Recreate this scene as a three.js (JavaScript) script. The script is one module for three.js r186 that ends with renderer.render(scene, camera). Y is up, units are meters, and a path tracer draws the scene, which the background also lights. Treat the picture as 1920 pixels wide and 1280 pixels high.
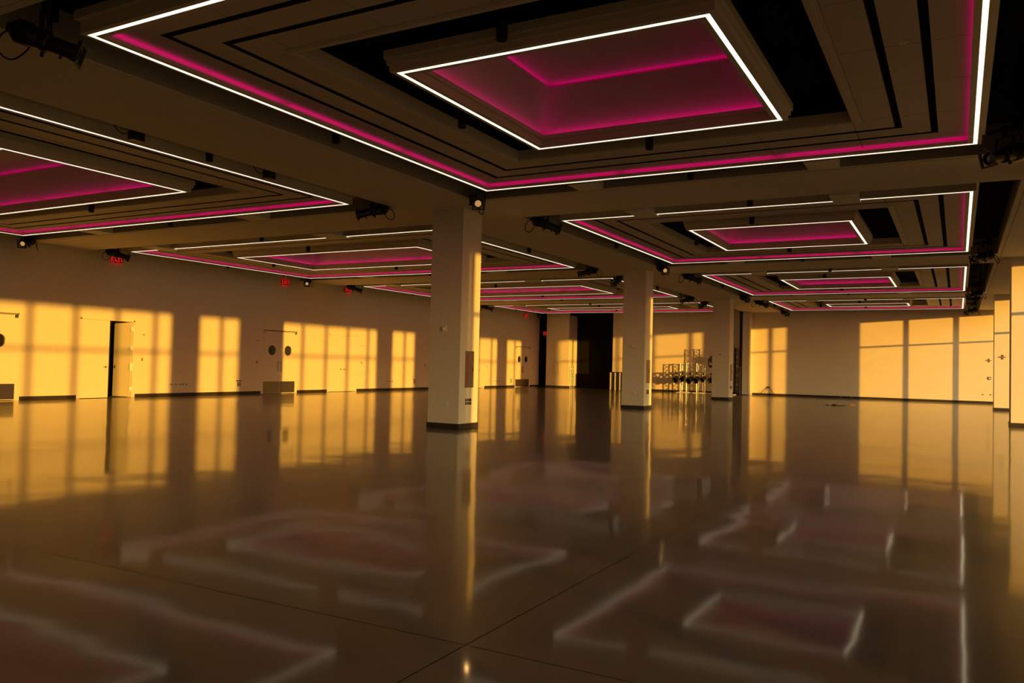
import * as THREE from 'three';
import { mergeGeometries } from 'three/addons/utils/BufferGeometryUtils.js';
import { RoundedBoxGeometry } from 'three/addons/geometries/RoundedBoxGeometry.js';
import { RectAreaLightUniformsLib } from 'three/addons/lights/RectAreaLightUniformsLib.js';
import { FontLoader } from 'three/addons/loaders/FontLoader.js';
import { TextGeometry } from 'three/addons/geometries/TextGeometry.js';
import { Sky } from 'three/addons/objects/Sky.js';
import { ImprovedNoise } from 'three/addons/math/ImprovedNoise.js';

// ---------------------------------------------------------------- camera, sky, sun, exposure
// Room axes used below: x to the right, y up, z INTO the room (three.js z is minus that).
const scene = new THREE.Scene();
const F = 1517.857, YAW = 0.5036, PITCH = 0.0287, ROLL = 0.0235, EYE = 1.31;
const camera = new THREE.PerspectiveCamera(2 * Math.atan(640 / F) * 180 / Math.PI, 1.5, 0.05, 300);
{
  const w = new THREE.Vector3(-Math.sin(YAW) * Math.cos(PITCH), Math.sin(PITCH), Math.cos(YAW) * Math.cos(PITCH));
  const r0 = new THREE.Vector3(Math.cos(YAW), 0, Math.sin(YAW));
  const u0 = new THREE.Vector3().crossVectors(w, r0); if (u0.y < 0) u0.negate();
  const r = r0.clone().multiplyScalar(Math.cos(ROLL)).addScaledVector(u0, Math.sin(ROLL));
  const u = r0.clone().multiplyScalar(-Math.sin(ROLL)).addScaledVector(u0, Math.cos(ROLL));
  const flip = (v) => new THREE.Vector3(v.x, v.y, -v.z);
  const m = new THREE.Matrix4().makeBasis(flip(r), flip(u), flip(w).negate());
  camera.quaternion.setFromRotationMatrix(m);
  camera.position.set(0, EYE, 0);
}
const SUN_Q = 0.622, SUN_S = 0.0615;                                   // per metre towards -x: metres into the room, metres down
const sky = new Sky(); sky.name = 'sky'; sky.scale.setScalar(2000); // hazy evening sky, bright round the low sun
sky.material.uniforms.turbidity.value = 12; sky.material.uniforms.rayleigh.value = 2.2; sky.material.uniforms.mieCoefficient.value = 0.02; sky.material.uniforms.mieDirectionalG.value = 0.7;
sky.material.uniforms.sunPosition.value.set(1, SUN_S, SUN_Q); scene.add(sky); scene.backgroundIntensity = 0.55;
const sun = new THREE.DirectionalLight(new THREE.Color().setRGB(1.0, 0.50, 0.058), 6.0);
sun.position.set(40, 1.5 + 43 * SUN_S, -20 + 43 * SUN_Q); sun.target.position.set(-3, 1.5, -20);
sun.shadow.camera.left = -40; sun.shadow.camera.right = 40; sun.shadow.camera.top = 12; sun.shadow.camera.bottom = -12;
sun.shadow.camera.near = 1; sun.shadow.camera.far = 120; sun.shadow.mapSize.set(4096, 2048); sun.shadow.bias = -0.0005;
scene.add(sun, sun.target);
RectAreaLightUniformsLib.init();
const LED_GLOW = 1.75, LED_LIGHT = 0.75, PINK_GLOW = 0.7, PINK_LIGHT = 1.6;
const LED_RGB = [1.0, 0.86, 0.62], LED_WARM = [1.0, 0.78, 0.44], PINK_RGB = [1.0, 0.0, 0.26];
const renderer = new THREE.WebGLRenderer({ antialias: true });
renderer.toneMapping = THREE.LinearToneMapping;
renderer.toneMappingExposure = 1.0;
renderer.shadowMap.enabled = true; renderer.shadowMap.type = THREE.PCFSoftShadowMap;

// ---------------------------------------------------------------- room measures
const H = 4.4324, PITCHZ = 10.87;                   // soffit and light-line height, bay length
const XW = -22.9, ZB = 44.5, XR = 3.6, Z0 = -7.65;  // left wall, back wall, window wall, wall behind the camera
const DECK = H + 1.25;

// ---------------------------------------------------------------- helpers
let seed = 20240611;
const rnd = () => { seed = (seed * 1664525 + 1013904223) >>> 0; return seed / 4294967296; };
const names = new Map();
function numbered(n) { const k = names.get(n) ?? 0; names.set(n, k + 1); return k ? n + '_' + String(k).padStart(3, '0') : n; }
function finish(o) { o.castShadow = o.receiveShadow = true; return o; }
function mesh(name, geo, mat, parent) { const o = finish(new THREE.Mesh(Array.isArray(geo) ? merge(geo) : geo, mat)); o.name = parent === scene ? numbered(name) : name; parent.add(o); return o; }
function merge(list) { const l = list.map((g) => { const h = g.index ? g.toNonIndexed() : g; for (const k of Object.keys(h.attributes)) if (!['position', 'normal', 'uv'].includes(k)) h.deleteAttribute(k); return h; }); return l.length === 1 ? l[0] : mergeGeometries(l); }
function thing(name, label, category, [x, y, z] = [0, 0, 0], group) {
  const o = new THREE.Group(); o.name = numbered(name); o.position.set(x, y, -z); o.userData = { label, category };
  if (group) o.userData.group = group; scene.add(o); return o;
}
function structure(name, parent = scene) { const o = new THREE.Group(); o.name = name; o.userData.kind = 'structure'; parent.add(o); return o; }
function part(name, geo, mat, parent) { const kin = parent.children.filter((c) => c.name.replace(/_\d{3}$/, '') === name).length; const o = mesh(name, geo, mat, parent); o.name = kin ? name + '_' + String(kin).padStart(3, '0') : name; return o; }
function copyOf(root, label, [x, y, z], turn, group) {
  const r = root.clone(); r.name = numbered(root.name.replace(/_\d{3}$/, '')); r.userData = { ...root.userData, label }; if (group) r.userData.group = group;
  r.position.set(x, y, -z); r.rotation.y = turn; scene.add(r); return r;
}
// box between room coordinates (z into the room)
function box(x0, x1, y0, y1, z0, z1) { return new THREE.BoxGeometry(x1 - x0, y1 - y0, z1 - z0).translate((x0 + x1) / 2, (y0 + y1) / 2, -(z0 + z1) / 2); }
function rbox(x0, x1, y0, y1, z0, z1, r = 0.01) { return new RoundedBoxGeometry(x1 - x0, y1 - y0, z1 - z0, 2, r).translate((x0 + x1) / 2, (y0 + y1) / 2, -(z0 + z1) / 2); }
function cyl(r0, r1, h, n = 20, open = false) { return new THREE.CylinderGeometry(r0, r1, h, n, 1, open); }
function bar(a, b, r, n = 8) { // round bar between two three.js points
  const d = new THREE.Vector3().subVectors(b, a), g = cyl(r, r, d.length(), n);
  return g.applyQuaternion(new THREE.Quaternion().setFromUnitVectors(new THREE.Vector3(0, 1, 0), d.clone().normalize())).translate((a.x + b.x) / 2, (a.y + b.y) / 2, (a.z + b.z) / 2);
}
const V = (x, y, z) => new THREE.Vector3(x, y, -z);
function tube(points, r, seg = 24, n = 8) { return new THREE.TubeGeometry(new THREE.CatmullRomCurve3(points), seg, r, n); }
class Quads {
  constructor() { this.p = []; this.n = []; this.u = []; }
  add(a, b, c, d, n) {
    const x = new THREE.Vector3().subVectors(b, a).cross(new THREE.Vector3().subVectors(d, a));
    if (x.dot(n) < 0) [b, d] = [d, b];
    for (const v of [a, b, c, a, c, d]) { this.p.push(v.x, v.y, v.z); this.n.push(n.x, n.y, n.z); this.u.push(v.x + v.y * 0.3, v.z + v.y * 0.7); }
    return this;
  }
  build() {
    const g = new THREE.BufferGeometry();
    g.setAttribute('position', new THREE.Float32BufferAttribute(this.p, 3)); g.setAttribute('normal', new THREE.Float32BufferAttribute(this.n, 3)); g.setAttribute('uv', new THREE.Float32BufferAttribute(this.u, 2));
    return g;
  }
}
// one mitred side of a rectangular moulding; profile is a counter-clockwise polygon of [outward offset, height]
function ringSide(hx, hz, profile, side, closed = true, q = new Quads()) {
  const n = profile.length, last = closed ? n : n - 1;
  for (let i = 0; i < last; i++) {
    const [o0, y0] = profile[i], [o1, y1] = profile[(i + 1) % n], l = Math.hypot(o1 - o0, y1 - y0); if (l < 1e-9) continue;
    const no = (y1 - y0) / l, ny = -(o1 - o0) / l, sx = [1, -1, 0, 0][side], sz = [0, 0, 1, -1][side];
    const P = (o, y, t) => sx ? new THREE.Vector3(sx * (hx + o), y, t * (hz + o)) : new THREE.Vector3(t * (hx + o), y, sz * (hz + o));
    q.add(P(o0, y0, -1), P(o0, y0, 1), P(o1, y1, 1), P(o1, y1, -1), new THREE.Vector3(sx * no, ny, sz * no));
  }
  return q;
}
function ring(hx, hz, profile, closed = true) { const q = new Quads(); for (let s = 0; s < 4; s++) ringSide(hx, hz, profile, s, closed, q); return q.build(); }

// ---------------------------------------------------------------- materials
const noise = new ImprovedNoise();
const std = (rgb, roughness = 0.7, extra = {}) => new THREE.MeshStandardMaterial({ color: new THREE.Color().setRGB(...rgb), roughness, ...extra });
function speckle(size, lo, hi, scale, id, grit = 0) { // grey noise texture, linear values lo..hi
  const d = new Uint8Array(size * size * 4);
  for (let j = 0; j < size; j++) for (let i = 0; i < size; i++) {
    const a = i / size * Math.PI * 2, b = j / size * Math.PI * 2;
    let v = 0, amp = 0.5; const tx = Math.cos(a), ty = Math.sin(a), tz = Math.cos(b), tw = Math.sin(b);
    for (let o = 0, f = scale; o < 4; o++, f *= 2.1, amp *= 0.5) v += amp * noise.noise(tx * f + tz * f * 0.7 + id, ty * f - tw * f * 0.6 + 3.1, (tz * 0.8 + tw * 0.9) * f + 7.7);
    v = Math.min(1, Math.max(0, 0.5 + v * 0.9 + (rnd() - 0.5) * grit));
    const c = Math.round(255 * (lo + (hi - lo) * v)); d.set([c, c, c, 255], (j * size + i) * 4);
  }
  const t = new THREE.DataTexture(d, size, size); t.wrapS = t.wrapT = THREE.RepeatWrapping; t.magFilter = THREE.LinearFilter; t.minFilter = THREE.LinearMipmapLinearFilter; t.generateMipmaps = true; t.needsUpdate = true; return t;
}
const M = {
  wall: std([0.84, 0.73, 0.57], 0.75), column: std([0.82, 0.74, 0.62], 0.7),
  beam: std([0.74, 0.65, 0.57], 0.7), panel: std([0.60, 0.53, 0.50], 0.6), moulding: std([0.66, 0.58, 0.50], 0.55),
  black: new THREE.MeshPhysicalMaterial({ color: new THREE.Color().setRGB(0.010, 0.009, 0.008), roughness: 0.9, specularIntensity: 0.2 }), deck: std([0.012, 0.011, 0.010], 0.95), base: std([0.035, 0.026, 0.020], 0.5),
  fixture: std([0.014, 0.013, 0.013], 0.45, { metalness: 0.2 }), steel: std([0.50, 0.47, 0.43], 0.32, { metalness: 1 }), cabinet: std([0.33, 0.27, 0.22], 0.42, { metalness: 0.8 }), brightSteel: std([0.8, 0.78, 0.74], 0.25, { metalness: 1 }),
  kick: std([0.36, 0.30, 0.24], 0.38, { metalness: 1 }), alu: std([0.85, 0.84, 0.82], 0.35, { metalness: 1 }), door: std([0.82, 0.73, 0.58], 0.55),
  darkDoor: new THREE.MeshPhysicalMaterial({ color: new THREE.Color().setRGB(0.009, 0.006, 0.0045), roughness: 0.85, specularIntensity: 0.2 }), red: std([0.45, 0.03, 0.02], 0.5), boxPaint: std([0.78, 0.72, 0.66], 0.6), plate: std([0.70, 0.66, 0.60], 0.5), darkGlass: std([0.02, 0.018, 0.015], 0.08),
  slotDark: std([0.03, 0.026, 0.022], 0.7), ground: std([0.07, 0.06, 0.05], 0.9), fabric: std([0.012, 0.012, 0.016], 0.9), frameMetal: std([0.20, 0.18, 0.16], 0.5),
  partition: std([0.70, 0.64, 0.57], 0.75),
};
const glow = (rgb, k, name) => { const m = new THREE.MeshStandardMaterial({ color: new THREE.Color().setRGB(...rgb), emissive: new THREE.Color().setRGB(...rgb), emissiveIntensity: k, roughness: 0.6 }); m.name = name; return m; };
M.led = glow(LED_RGB, LED_GLOW, 'led'); M.pink = glow(PINK_RGB, PINK_GLOW, 'pink_led'); M.exit = glow([1.0, 0.02, 0.02], 0.55, 'exit_letters'); M.exitPanel = std([0.35, 0.02, 0.02], 0.35);
M.lens = glow([1.0, 0.50, 0.17], 0.45, 'lamp_glint_lens'); M.dimLens = std([0.10, 0.10, 0.12], 0.1, { metalness: 0.4 });  // glow serves lit lamps and the painted sun glint on left coffers
M.hinge = std([0.95, 0.94, 0.92], 0.25);  // steel hinges painted white: the sun glint is put into the colour
M.beamSide = std([0.34, 0.31, 0.29], 0.7);  // greyer than the soffit: recess occlusion is put into this colour
M.pane = new THREE.MeshPhysicalMaterial({ color: 0xffffff, transmission: 1, thickness: 0, roughness: 0, ior: 1.5 });
{ const t = speckle(256, 0.93, 1.0, 3, 1.5); for (const k of ['wall', 'beam', 'column']) M[k].map = t; }

// ---------------------------------------------------------------- floor: polished concrete slabs between saw cuts
{
  const tone = speckle(512, 0.86, 1.0, 40, 11);
  M.floor = new THREE.MeshPhysicalMaterial({ color: new THREE.Color().setRGB(0.105, 0.070, 0.042), roughness: 0.33, map: tone, ior: 1.42, clearcoat: 0.65, clearcoatRoughness: 0.07 });
  const floor = structure('floor');
  const wave = (x, z) => 0.0016 * noise.noise(x * 0.42, z * 0.36, 2.2) + 0.0030 * noise.noise(x * 0.95 + 9, z * 0.8, 5.1) + 0.0006 * noise.noise(x * 3.1, z * 3.4 + 4, 8.3);
  const xs = [XW], zs = [Z0]; for (let k = -4; k <= 1; k++) { const x = -2.0 + 5.435 * k; if (x > XW + 0.3 && x < XR - 0.3) xs.push(x); } xs.push(XR);
  for (let k = -2; k < 9; k++) { const z = 3.25 + 5.435 * k; if (z > Z0 + 0.3 && z < 46) zs.push(z); } zs.push(49);
  for (let i = 0; i + 1 < xs.length; i++) for (let j = 0; j + 1 < zs.length; j++) {
    const x0 = xs[i] + 0.003, x1 = xs[i + 1] - 0.003, z0 = zs[j] + 0.003, z1 = zs[j + 1] - 0.003, nx = 36, nz = 36;
    const top = new THREE.PlaneGeometry(x1 - x0, z1 - z0, nx, nz).rotateX(-Math.PI / 2).translate((x0 + x1) / 2, 0, -(z0 + z1) / 2);
    const p = top.attributes.position, n = top.attributes.normal, uv = top.attributes.uv;
    for (let v = 0; v < p.count; v++) {
      const x = p.getX(v), z = p.getZ(v), e = 0.05, h = wave(x, z);
      p.setY(v, h - 0.002); const N = new THREE.Vector3(-(wave(x + e, z) - wave(x - e, z)) / (2 * e), 1, -(wave(x, z + e) - wave(x, z - e)) / (2 * e)).normalize();
      n.setXYZ(v, N.x, N.y, N.z); uv.setXY(v, x / 4.3, z / 4.3);
    }
    part('slab', [top, box(x0, x1, -0.12, -0.014, z0, z1)], M.floor, floor);
  }
  part('joint_bed', box(XW - 0.3, XR + 0.3, -0.2, -0.03, Z0 - 0.3, 49.3), M.slotDark, floor);
}

// ---------------------------------------------------------------- walls and windows
{
  const wl = structure('wall_left'), doors = [[11.05, 13.10], [14.90, 16.72], [22.16, 23.93], [25.80, 27.56], [37.06, 38.42], [42.03, 43.86]], DH = 2.42;
  let z = Z0; const body = [];
  for (const [a, b] of doors) { body.push(box(XW - 0.25, XW, 0, DECK, z, a), box(XW - 0.25, XW, DH, DECK, a, b)); z = b; }
  body.push(box(XW - 0.25, XW, 0, DECK, z, 49)); part('wall_face', body, M.wall, wl);
  part('shade_panel', box(XW, XW + 0.01, 0.01, DECK, 45.1, 48), M.black, wl);  // black sheet put in for the shade at this end of the wall
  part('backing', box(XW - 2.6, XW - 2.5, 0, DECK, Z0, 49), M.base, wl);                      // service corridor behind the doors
  part('corridor_floor', box(XW - 2.6, XW - 0.0, -0.1, -0.001, Z0, 49), M.slotDark, wl);
  part('corridor_ceiling', box(XW - 2.6, XW - 0.25, 2.9, 3.0, Z0, 49), M.wall, wl);
  const bl = structure('baseboard_left'); z = Z0; for (const [a, b] of doors) { if (a - z > 0.3) part('baseboard_length', box(XW, XW + 0.014, 0, 0.105, z + 0.02, a - 0.06), M.base, bl); z = b + 0.06; }
  part('baseboard_length', box(XW, XW + 0.014, 0, 0.105, z, 46), M.base, bl);

  const wb = structure('wall_back');
  part('wall_face', box(-17.75, XR + 0.3, 0, DECK, ZB, ZB + 0.25), M.wall, wb);
  part('pier', box(-22.10, -20.59, 0, DECK, ZB, 46.2), M.wall, wb);
  part('door_recess', [box(-20.59, -17.75, 4.38, DECK, ZB + 0.1, 46.2), box(-17.95, -17.75, 0, DECK, ZB + 0.25, 46.2)], M.black, wb);
  part('corridor_end', [box(XW - 0.25, -20.59, 0, DECK, 47.9, 48.1), box(-22.0, -17.7, -0.1, DECK, 46.2, 46.3), box(-22.10, -22.0, 0, DECK, 46.2, 48)], M.black, wb);
  const bb = structure('baseboard_back'); part('baseboard_length', box(-9.685, XR, 0, 0.105, ZB - 0.014, ZB), M.base, bb); part('baseboard_length', box(-17.75, -10.5, 0, 0.105, ZB - 0.014, ZB), M.base, bb); part('baseboard_length', box(-22.11, -20.576, 0, 0.105, ZB - 0.014, ZB), M.base, bb); part('baseboard_length', box(-20.59, -20.576, 0, 0.105, ZB, 45.75), M.base, bb);

  const wf = structure('wall_front'); part('wall_face', box(XW - 2.6, XR + 0.3, 0, DECK, Z0 - 0.25, Z0), M.wall, wf);

  // window wall: s is the ray number z + q x, the same for everything that one sun ray passes
  const wr = structure('wall_right'), xi = XR, xo = XR + 0.3, HEAD = 4.342;
  const piers = [[-11.5, -7.9], [-4.16, -2.30], [6.71, 8.57], [17.58, 19.44], [28.45, 31.30], [39.55, 41.80]].map(([a, b]) => [a - SUN_Q * xi, b - SUN_Q * xo]); piers[0][0] = Z0 - 0.25; piers.push([44.2, 49]);
  part('pier', piers.map(([a, b]) => box(xi, xo, 0, DECK, a, b)), M.wall, wr);
  part('head', box(xi, xo, HEAD, DECK, Z0, ZB), M.wall, wr); part('sill', box(xi, xo, -0.1, 0.08, Z0, ZB), M.wall, wr);
  const mull = []; for (let k = -13; k <= 14; k++) mull.push(10.026 + 1.359 * k); for (let k = 0; k <= 10; k++) mull.push(44.45 - 1.352 * k);
  for (let i = 0; i + 1 < piers.length; i++) {
    const a = piers[i][1], b = piers[i + 1][0], w = structure('window_' + (i + 1)); const xm = XR + 0.16;
    const inside = mull.map((s) => s - SUN_Q * xm).filter((z) => z > a + 0.12 && z < b - 0.12 && !(z > 29.1 - 0 && false)).sort((p, q) => p - q).filter((z, n, l) => !n || z - l[n - 1] > 0.6);
    for (const z of inside) part('mullion', rbox(xm - 0.09, xm + 0.09, 0.08, HEAD, z - 0.03, z + 0.03, 0.006), M.frameMetal, w);
    const edges = [a, ...inside, b]; 
    for (let n = 0; n + 1 < edges.length; n++) { part('transom', box(xm - 0.05, xm + 0.05, 3.055, 3.135, edges[n] + 0.03, edges[n + 1] - 0.03), M.frameMetal, w); part('pane', box(xm - 0.003, xm + 0.003, 0.08, HEAD, edges[n] + 0.03, edges[n + 1] - 0.03), M.pane, w); }
  }
  const terrace = structure('ground'); part('terrace', box(XR + 0.3, 90, -0.6, -0.12, -60, 110), M.ground, terrace);
}

// ---------------------------------------------------------------- ceiling: black plenum, beams with soffits
const ROWS = { R: { cx: -3.633, hx: 3.848 }, L: { cx: -16.235, hx: 5.564 } };
const BAYS = [0, 1, 2].map((k) => ({ cz: 8.656 + PITCHZ * k, hz: 3.836 })).concat([{ cz: 40.366, hz: 2.934 }]);
const BEAMS_Z = [-7.0, 3.22, 14.09, 24.96, 35.83];
{
  const c = structure('ceiling');
  part('deck', box(XW - 0.25, XR + 0.3, DECK, DECK + 0.2, Z0 - 0.25, 49), M.deck, c);
  part('plenum_lining', [box(XW, XW + 0.02, H + 0.5, DECK, Z0, ZB), box(XW, XR, H + 0.5, DECK, ZB - 0.02, ZB)], M.deck, c);
  const D = 0.42, lip = 0.10, up = 0.014;
  const soffit = (name, x0, x1, z0, z1, alongX, edges) => {
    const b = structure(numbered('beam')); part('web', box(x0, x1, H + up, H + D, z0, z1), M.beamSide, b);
    const field = alongX ? box(x0, x1, H, H + up, z0 + (edges[0] ? lip : 0), z1 - (edges[1] ? lip : 0)) : box(x0 + (edges[0] ? lip : 0), x1 - (edges[1] ? lip : 0), H, H + up, z0, z1);
    part('soffit_board', field, M.beam, b);
    for (const [on, s] of [[edges[0], 0], [edges[1], 1]]) if (on) part('edge_trim', alongX ? box(x0, x1, H + 0.004, H + up, s ? z1 - 0.085 : z0, s ? z1 : z0 + 0.085) : box(s ? x1 - 0.085 : x0, s ? x1 : x0 + 0.085, H + 0.004, H + up, z0, z1), M.beam, b);
  };
  soffit('beam', -10.042, -8.11, Z0, ZB, false, [1, 1]);
  soffit('long_beam', 0.87, XR, Z0, ZB, false, [1, 0]);
  for (const z of BEAMS_Z) { soffit('cross_beam', -8.11, 0.87, z - 0.955, z + 0.955, true, [1, 1]); soffit('cross_beam', XW, -10.042, z - 0.955, z + 0.955, true, [1, 1]); }
  // the bay behind the camera is closed with a plain dark lid
  for (const [n, a, b] of [[1, -8.11, 0.87], [2, XW, -10.04]]) part('bay_lid', box(a, b, H + 0.2, H + 0.22, -6.0, 2.25), M.panel, structure('trim_' + n));
  for (let k = 0; k < 4; k++) { // ducts and pipes lost in the dark plenum
    const cz = BAYS[k].cz; for (const [x, r] of [[0.55, 0.06], [-1.55, 0.05], [-7.8, 0.05], [-22.4, 0.07], [-10.4, 0.05]]) part('pipe', bar(V(x, H + 0.75, cz - 3.8), V(x, H + 0.75, cz + 3.8), r, 10), M.black, c);
  }
}

// ---------------------------------------------------------------- columns
const COLX = [-9.4556, -8.7067], COLZ = [0, 1, 2].map((k) => 13.667 + PITCHZ * k);
function column(x0, x1, z0, z1, label, front = true) {
  const t = thing('column', label, 'column', [(x0 + x1) / 2, 0, (z0 + z1) / 2]), hx = (x1 - x0) / 2, hz = (z1 - z0) / 2;
  part('shaft', rbox(-hx, hx, 0, H + 0.004, -hz, hz, 0.006), M.column, t);
  part('base_trim', ring(hx, hz, [[0, 0], [0.014, 0], [0.014, 0.105], [0, 0.105]]), M.base, t); return t;
}
column(...COLX, COLZ[0], COLZ[0] + 0.7227, 'tall square white column nearest the camera, lit down one edge');
column(...COLX, COLZ[1], COLZ[1] + 0.7227, 'square white column second in the row behind the nearest one');
column(...COLX, COLZ[2], COLZ[2] + 0.7227, 'square white column third in the row, beside the folded partition');
column(1.22, 1.96, 24.8, 25.56, 'sunlit white column cut off by the right edge of the photo');
column(1.22, 1.96, 36.0, 36.76, 'narrow looking sunlit column just left of the rightmost column');
for (const z of [3.06, 13.93]) column(1.22, 1.96, z, z + 0.76, z < 10 ? 'perimeter column beside the windows, nearer than the frame shows' : 'perimeter column beside the windows outside the right edge');

// ---------------------------------------------------------------- coffers
const WHERE = { R0: 'nearest right coffer', R1: 'second right coffer', R2: 'third right coffer', R3: 'farthest right coffer', L0: 'nearest left coffer', L1: 'second left coffer', L2: 'third left coffer', L3: 'farthest left coffer' };
const SIDES = ['right', 'left', 'near', 'far'];   // ringSide order in three axes: +x, -x, +z (towards the camera), -z
function areaLight(parent, x, y, z, w, h, rgb, k, up) {
  const l = new THREE.RectAreaLight(new THREE.Color().setRGB(...rgb), k, w, h); l.name = parent.name + '_light'; l.position.set(x, y, z); l.rotation.x = up ? Math.PI / 2 : -Math.PI / 2; parent.add(l);
}
function ledRing(t, hx, hz, o0, o1, y, mat, rgb, k, up, name, gap = 0) {
  for (let s = 0; s < 4; s++) {
    const long = s < 2 ? hz : hx, w = o1 - o0;
    const prof = up ? [[o0, y], [o1, y], [o1, y + 0.006], [o0, y + 0.006]] : [[o0, y], [o1, y], [o1, y + 0.012], [o0, y + 0.012]];
    part(name, ringSide(hx, hz, prof, s).build(), mat, t);
    const sx = [1, -1, 0, 0][s], sz = [0, 0, 1, -1][s], oc = (o0 + o1) / 2, n = gap ? Math.max(1, Math.round(2 * long / 2.4)) : 1, L = 2 * (long + oc) / n;
    for (let i = 0; i < n; i++) { const at = -long - oc + L * (i + 0.5), l = L - gap; areaLight(t, sx ? sx * (hx + oc) : at, y + (up ? 0.010 : -0.004), sx ? at : sz * (hz + oc), sx ? w : l, sx ? l : w, rgb, k, up); }
  }
}
function coffer(key) {
  const row = ROWS[key[0]], bay = BAYS[+key[1]], { hx } = row, { hz } = bay, P = 0.09;
  const t = thing('ceiling_coffer', 'stepped ceiling tray with white light line and pink glow, ' + WHERE[key], 'ceiling coffer', [row.cx, H, bay.cz]);
  // outer moulding: two steps outside, light line at the bottom outer edge, bottom band, low lip that hides the pink strip
  part('outer_moulding', ring(hx, hz, [[-0.115, 0], [-0.052, 0], [-0.052, 0.012], [-0.002, 0.012], [-0.002, 0], [0.045, 0.004], [0.045, 0.135], [0.088, 0.14], [0.088, 0.225], [0.0, 0.225], [0, 0.125], [-0.03, 0.125], [-0.03, 0.016], [-0.1, 0.016], [-0.1, 0.040], [-0.115, 0.040]]), M.moulding, t);
  ledRing(t, hx, hz, -0.050, -0.004, -0.001, M.led, LED_WARM, LED_LIGHT, false, 'led_strip');
  ledRing(t, hx, hz, -0.085, -0.050, 0.018, M.pink, PINK_RGB, PINK_LIGHT, true, 'pink_led_strip', 0.12);
  // three rings of panels with two dark slots between them
  const rings = [[-0.035, -0.460], [-0.545, -0.870], [-0.953, -1.30]], pitch = 1.213, thick = 0.018, gap = 0.010;
  const joints = (half, lim) => { const l = []; for (let k = -4; k <= 4; k++) if (Math.abs(k * pitch) < lim) l.push(k * pitch); return l; };
  const jx = joints(hx, hx - 1.36), jz = joints(hz, hz - 1.36);
  rings.forEach(([o, i]) => {
    for (const s of [1, -1]) {
      for (let n = 0; n + 1 < jx.length; n++) { const a = s > 0 ? hz + i : -hz - o, b = s > 0 ? hz + o : -hz - i; part('panel', box(jx[n] + gap / 2, jx[n + 1] - gap / 2, P, P + thick, a, b), M.panel, t); }
      for (let n = 0; n + 1 < jz.length; n++) { const a = s > 0 ? hx + i : -hx - o, b = s > 0 ? hx + o : -hx - i; part('panel', box(a, b, P, P + thick, jz[n] + gap / 2, jz[n + 1] - gap / 2), M.panel, t); }
    }
    for (const sx of [1, -1]) for (const sz of [1, -1]) { // corner panels are L shaped
      const ax = hx + o, az = hz + o, bx = hx + i, bz = hz + i, ex = jx.at(-1) + gap / 2, ez = jz.at(-1) + gap / 2;
      const shape = new THREE.Shape([[ex, az], [ex, bz], [bx, bz], [bx, ez], [ax, ez], [ax, az]].map(([x, z]) => new THREE.Vector2(sx * x, sz * z)));
      part('corner_panel', new THREE.ExtrudeGeometry(shape, { depth: thick, bevelEnabled: false }).rotateX(-Math.PI / 2).translate(0, P, 0), M.panel, t);
    }
  });
  for (const [o, i] of [[-0.460, -0.545], [-0.870, -0.953]]) {
    const w = 0.008, y0 = P + 0.004, y1 = 0.155;
    part('slot_channel', [ring(hx, hz, [[o, y0], [o + w, y0], [o + w, y1], [o, y1]]), ring(hx, hz, [[i - w, y0], [i, y0], [i, y1], [i - w, y1]])], M.slotDark, t);
    part('slot_back', ring(hx, hz, [[i - w, y1], [o + w, y1], [o + w, y1 + 0.012], [i - w, y1 + 0.012]]), M.black, t);
  }
  part('joint_backing', [[-0.05, -0.448], [-0.557, -0.858], [-0.966, -1.29]].map(([o, i]) => ring(hx, hz, [[i, P + thick + 0.002], [o, P + thick + 0.002], [o, P + thick + 0.01], [i, P + thick + 0.01]])), M.black, t);
  // moulded lip round the dark opening
  part('opening_lip', ring(hx, hz, [[-1.42, 0.085], [-1.385, 0.085], [-1.385, 0.077], [-1.345, 0.077], [-1.345, 0.084], [-1.305, 0.084], [-1.305, 0.112], [-1.395, 0.112], [-1.395, 0.235], [-1.42, 0.235]]), M.moulding, t);
  for (const [x, z] of [[hx - 0.66, hz - 0.62], [hx - 0.70, -0.05], [-hx + 0.7, 0.1], [0.4, hz - 0.7], [-hx + 0.75, hz - 0.7], [hx - 0.66, -hz + 0.6]]) part('sprinkler_cover', cyl(0.045, 0.05, 0.006, 20).translate(x, P - 0.002, -z), M.boxPaint, t);
  return t;
}
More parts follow.
